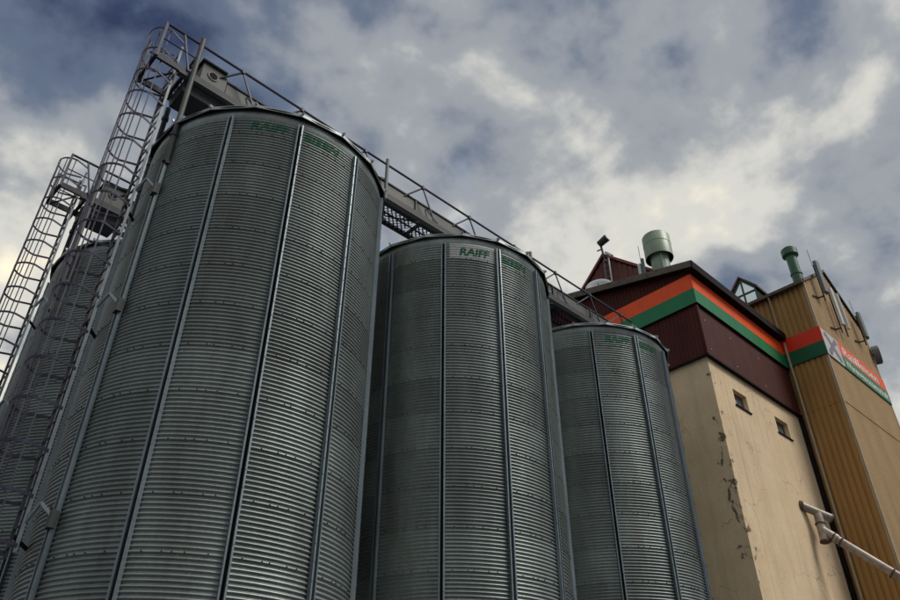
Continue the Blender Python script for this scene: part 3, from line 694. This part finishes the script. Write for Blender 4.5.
# ------------------------------------------------------------------ roof-top things
VU, VV = 23.75, 11.95; zb = roof_z(VV) + .2
t = thing('roof_ventilator', (VU, VV, zb), 'large pale green ventilation stack with wide cylindrical cap above the orange stripe', 'ventilator')
b = MB(); b.lathe([(0, zb - .05), (.385, zb - .05), (.385, 21.6), (.35, 21.6), (.35, zb)], 32, VU, VV); b.build('duct', 'vent', t, smooth=True)
b = MB(); b.box(VU - .37, VU - .30, VV - .30, VV - .22, zb, 21.3); b.build('duct_seam', 'vent', t)
b = MB(); b.lathe([(.592, 21.95), (.592, 21.985), (.58, 21.985), (.58, 21.95)], 40, VU, VV, closed=True); b.build('cap_band', 'vent', t, smooth=True)
b = MB(); b.lathe([(.41, 21.34), (.41, 21.42), (.385, 21.42), (.385, 21.34)], 32, VU, VV, closed=True); b.build('collar', 'vent', t, smooth=True)
b = MB(); b.lathe([(.585, 21.30), (.585, 22.42), (.56, 22.46), (0, 22.50)], 40, VU, VV); b.lathe([(.59, 21.28), (.59, 21.36), (.56, 21.36), (.56, 21.28)], 40, VU, VV, closed=True); cp = b.build('cap', 'vent', t, smooth=True)
b = MB(); b.lathe([(.56, 21.32), (.56, 22.3), (0, 22.32)], 32, VU, VV); b.build('cap_lining', 'ventin', cp, smooth=True)

GVU, GVV = 30.35, 8.78
t = thing('green_vent_pipe', (GVU, GVV, 21.4), 'slim dark green vent pipe with flared cap on the tan tower roof', 'vent pipe')
b = MB(); b.tube([(GVU, GVV, 21.3), (GVU, GVV, 23.4)], .23, 20); b.build('duct', 'vgreen', t, smooth=True)
b = MB(); b.lathe([(.26, 22.1), (.26, 22.2), (.23, 22.2), (.23, 22.1)], 20, GVU, GVV, closed=True); b.build('collar', 'vgreen', t)
b = MB(); b.lathe([(.23, 23.12), (.36, 23.22), (.36, 23.55), (.22, 23.68), (0, 23.72)], 20, GVU, GVV); b.build('cap', 'vgreen', t, smooth=True)

def panel_antenna(u, v, z0, z1, w, d, label, m='antenna', whip=True, arm=True):
    t = thing('panel_antenna', (u, v, z0), label, 'antenna', 'phone mast antennas on the roofs')
    p = MB(); p.prism([(u - w / 2, v + d / 2, z0), (u - w / 2, v - d / 4, z0), (u - w / 4, v - d / 2, z0), (u + w / 4, v - d / 2, z0), (u + w / 2, v - d / 4, z0), (u + w / 2, v + d / 2, z0)], (0, 0, z1 - z0)); p.build('radome', m, t)
    p = MB(); p.tube([(u, v + d / 2 + .06, z0 - .35), (u, v + d / 2 + .06, z1 - .1)], .03, 8); p.build('mounting_pole', 'darksteel', t)
    p = MB(); p.bar((u, v + d / 2, z0 + .25), (u, v + d / 2 + .06, z0 + .25), .06); p.bar((u, v + d / 2, z1 - .3), (u, v + d / 2 + .06, z1 - .3), .06)
    p.build('clamp', 'darksteel', t)
    if arm:
        p = MB(); p.bar((u, v + d / 2 + .06, z0 - .1), (u - .1, VT - .02, z0 - .15), .05); p.bar((u - .1, VT - .06, z0 - .15), (u - .85, VT - .06, z0 - .38), .045); p.build('wall_arm', 'darksteel', t)
    if whip:
        p = MB(); p.tube([(u - .12, v + d / 2 + .06, z1 - .2), (u - .12, v + d / 2 + .06, z1 + .75)], .012, 6); p.build('lightning_rod', 'darksteel', t)
    return t
panel_antenna(30.92, 7.98, 20.98, 22.72, .34, .18, 'dark grey panel antenna beside the dark green vent pipe on the tower')
panel_antenna(31.95, 8.05, 19.75, 21.75, .20, .14, 'narrow white panel antenna low on the tower front, above the sign', 'white', False)
panel_antenna(32.5, 8.02, 19.75, 21.70, .12, .14, 'thin pale antenna right beside the narrow white antenna', 'white', False, False)
panel_antenna(34.95, 8.0, 20.35, 21.75, .30, .16, 'panel antenna standing out at the right slope of the tower gable', 'antenna', True)
t = thing('drum_antenna', (36.35, 8.15, 19.9), 'round black and green drum antenna on the right edge of the tower', 'antenna', 'phone mast antennas on the roofs')
b = MB(); b.tube([(36.42, 8.36, 20.1), (36.50, 8.10, 20.1)], .46, 28); b.build('drum', 'antenna', t, smooth=True)
b = MB(); b.tube([(36.502, 8.095, 20.1), (36.508, 8.075, 20.1)], [.44, .40], 28); b.build('front_cover', 'black', t)
b = MB(); b.bar((36.40, 8.38, 20.1), (36.27, 8.5, 20.1), .1); b.build('bracket', 'darksteel', t)

# mast with camera, dish and stub antenna on the mill roof
MU, MVv = 23.7, 14.52; zb = roof_z(MVv) + .2
t = thing('roof_mast', (MU, MVv, zb), 'lattice mast with round lamp head in front of the brown roof gable', 'mast')
for dy in (-.13, .13):
    b = MB(); b.tube([(MU, MVv + dy, zb), (MU, MVv + dy, 22.75)], .035, 8); b.build('mast_tube', 'white' if dy < 0 else 'antenna', t)
for k in range(9):
    z = zb + .2 + k * .31; b = MB(); b.bar((MU, MVv - .12, z), (MU, MVv + .12, z + .16), .035); b.build('mast_rung', 'darksteel', t)
b = MB(); b.tube([(MU, MVv + .05, 22.6), (MU - .02, MVv + .12, 23.25), (MU - .02, MVv + .18, 23.7)], .055, 8); b.build('mast_head', 'steel', t)
b = MB(); b.tube([(MU - .02, MVv + .25, 23.72), (MU - .02, MVv - .24, 23.86)], [.16, .185], 16); lh = b.build('lamp_head', 'casing', t, smooth=True)
b = MB(); b.tube([(MU - .02, MVv - .243, 23.86), (MU - .02, MVv - .26, 23.865)], .15, 16); b.build('lens', 'white', lh)
b = MB(); b.bar((MU - .02, MVv + .40, 23.42), (MU - .02, MVv + .1, 23.36), .05); b.build('side_arm', 'antenna', t)
b = MB(); b.bar((MU, MVv - .02, 23.1), (MU, MVv - .34, 22.72), .12, .10); b.build('cable_box', 'white', t)
DS = (22.75, 14.5); zc = 20.62
t = thing('satellite_dish', (*DS, zc - .4), 'white satellite dish on the verge left of the brown gable', 'dish')
b = MB(); c = Vector((DS[0], DS[1], zc)); ax = Vector((-.8, -.45, .35)).normalized(); x = ax.cross(Vector((0, 0, 1))).normalized(); y = ax.cross(x)
rings = [(0.0, -.14), (.25, -.12), (.45, -.05), (.60, .03)]; n = 28
for (r, o_) in rings:
    for j in range(n): a = 2 * math.pi * j / n; b.v.append(tuple(c + ax * o_ + (x * math.cos(a) + y * math.sin(a)) * max(r, .001)))
for k in range(3):
    for j in range(n): b.f.append((k * n + j, k * n + (j + 1) % n, (k + 1) * n + (j + 1) % n, (k + 1) * n + j))
d = b.build('reflector', 'white', t, smooth=True)
mo = d.modifiers.new('thickness', 'SOLIDIFY'); mo.thickness = .015
b = MB(); b.tube([tuple(c - ax * .14), (DS[0] + .25, DS[1] + .1, zc - .25), (DS[0] + .25, DS[1] + .1, roof_z(DS[1]) + .1)], .03, 8); b.build('mount', 'steel', t)
b = MB(); b.tube([tuple(c - ax * .05 - Vector((0, 0, .5))), tuple(c + ax * .45 - Vector((0, 0, .2)))], .015, 6); b.build('feed_arm', 'darksteel', t)
AU, AV = 23.0, 12.45; zb = roof_z(AV) + .2
t = thing('stub_antenna', (AU, AV, zb), 'short pale twin antenna between the brown gable and the pale green stack', 'antenna', 'phone mast antennas on the roofs')
b = MB(); b.box(AU - .06, AU + .06, AV + .02, AV + .15, zb + .15, zb + 1.35); b.build('radome', 'white', t)
b = MB(); b.box(AU - .05, AU + .05, AV - .14, AV - .04, zb, zb + 1.55); b.build('radome', 'antenna', t)
b = MB(); b.tube([(AU, AV - .01, zb - .05), (AU, AV - .01, zb + 2.3)], .013, 6); b.build('rod', 'steel', t)
b = MB(); b.bar((AU, AV + .15, zb + .15), (AU, AV + .75, zb - .05), .035); b.build('stay', 'fascia', t)

# ------------------------------------------------------------------ pipe on the cream wall
t = thing('wall_pipe', (27.13, VB, 10.86), 'weathered branching grain pipe sticking out of the cream wall at lower right', 'pipe')
p0 = Vector((27.10, VB - .01, 10.82)); p2 = Vector((27.92, 9.62, 10.42)); p1 = p0.lerp(p2, .55)
b = MB(); b.tube([p0, p2], .15, 16); b.build('outlet', 'pipe', t, smooth=True)
b = MB(); b.tube([p0 + Vector((-.01, .06, .0)), p0 + (p1 - p0) * .08], .20, 16); b.build('wall_sleeve', 'rust', t)
b = MB(); b.tube([p2 - (p2 - p0) * .02, p2 + (p2 - p0) * .015], .17, 16); b.build('end_cap', 'antenna', t)
q1 = Vector((27.36, 9.83, 9.50)); b = MB(); b.tube([p1, q1], .15, 16); b.build('drop_pipe', 'pipe', t, smooth=True)
for f in (.38, .97):
    b = MB(); m_ = p1.lerp(q1, f); n_ = p1.lerp(q1, f + .04); b.tube([m_, n_], .18, 16); b.build('flange', 'rust', t)
e0 = p1.lerp(q1, .62); e1 = Vector((28.0, 8.1, 8.14)); e1 = e0 + (e1 - e0) * 1.5
b = MB(); b.tube([e0, e0.lerp(e1, .14), e0.lerp(e1, .141), e1], [.17, .17, .145, .145], 16); b.build('long_pipe', 'pipe', t, smooth=True)
for f in (.10, .17, .62):
    b = MB(); b.tube([e0.lerp(e1, f), e0.lerp(e1, f + .012)], .19, 16); b.build('flange', 'rust', t)
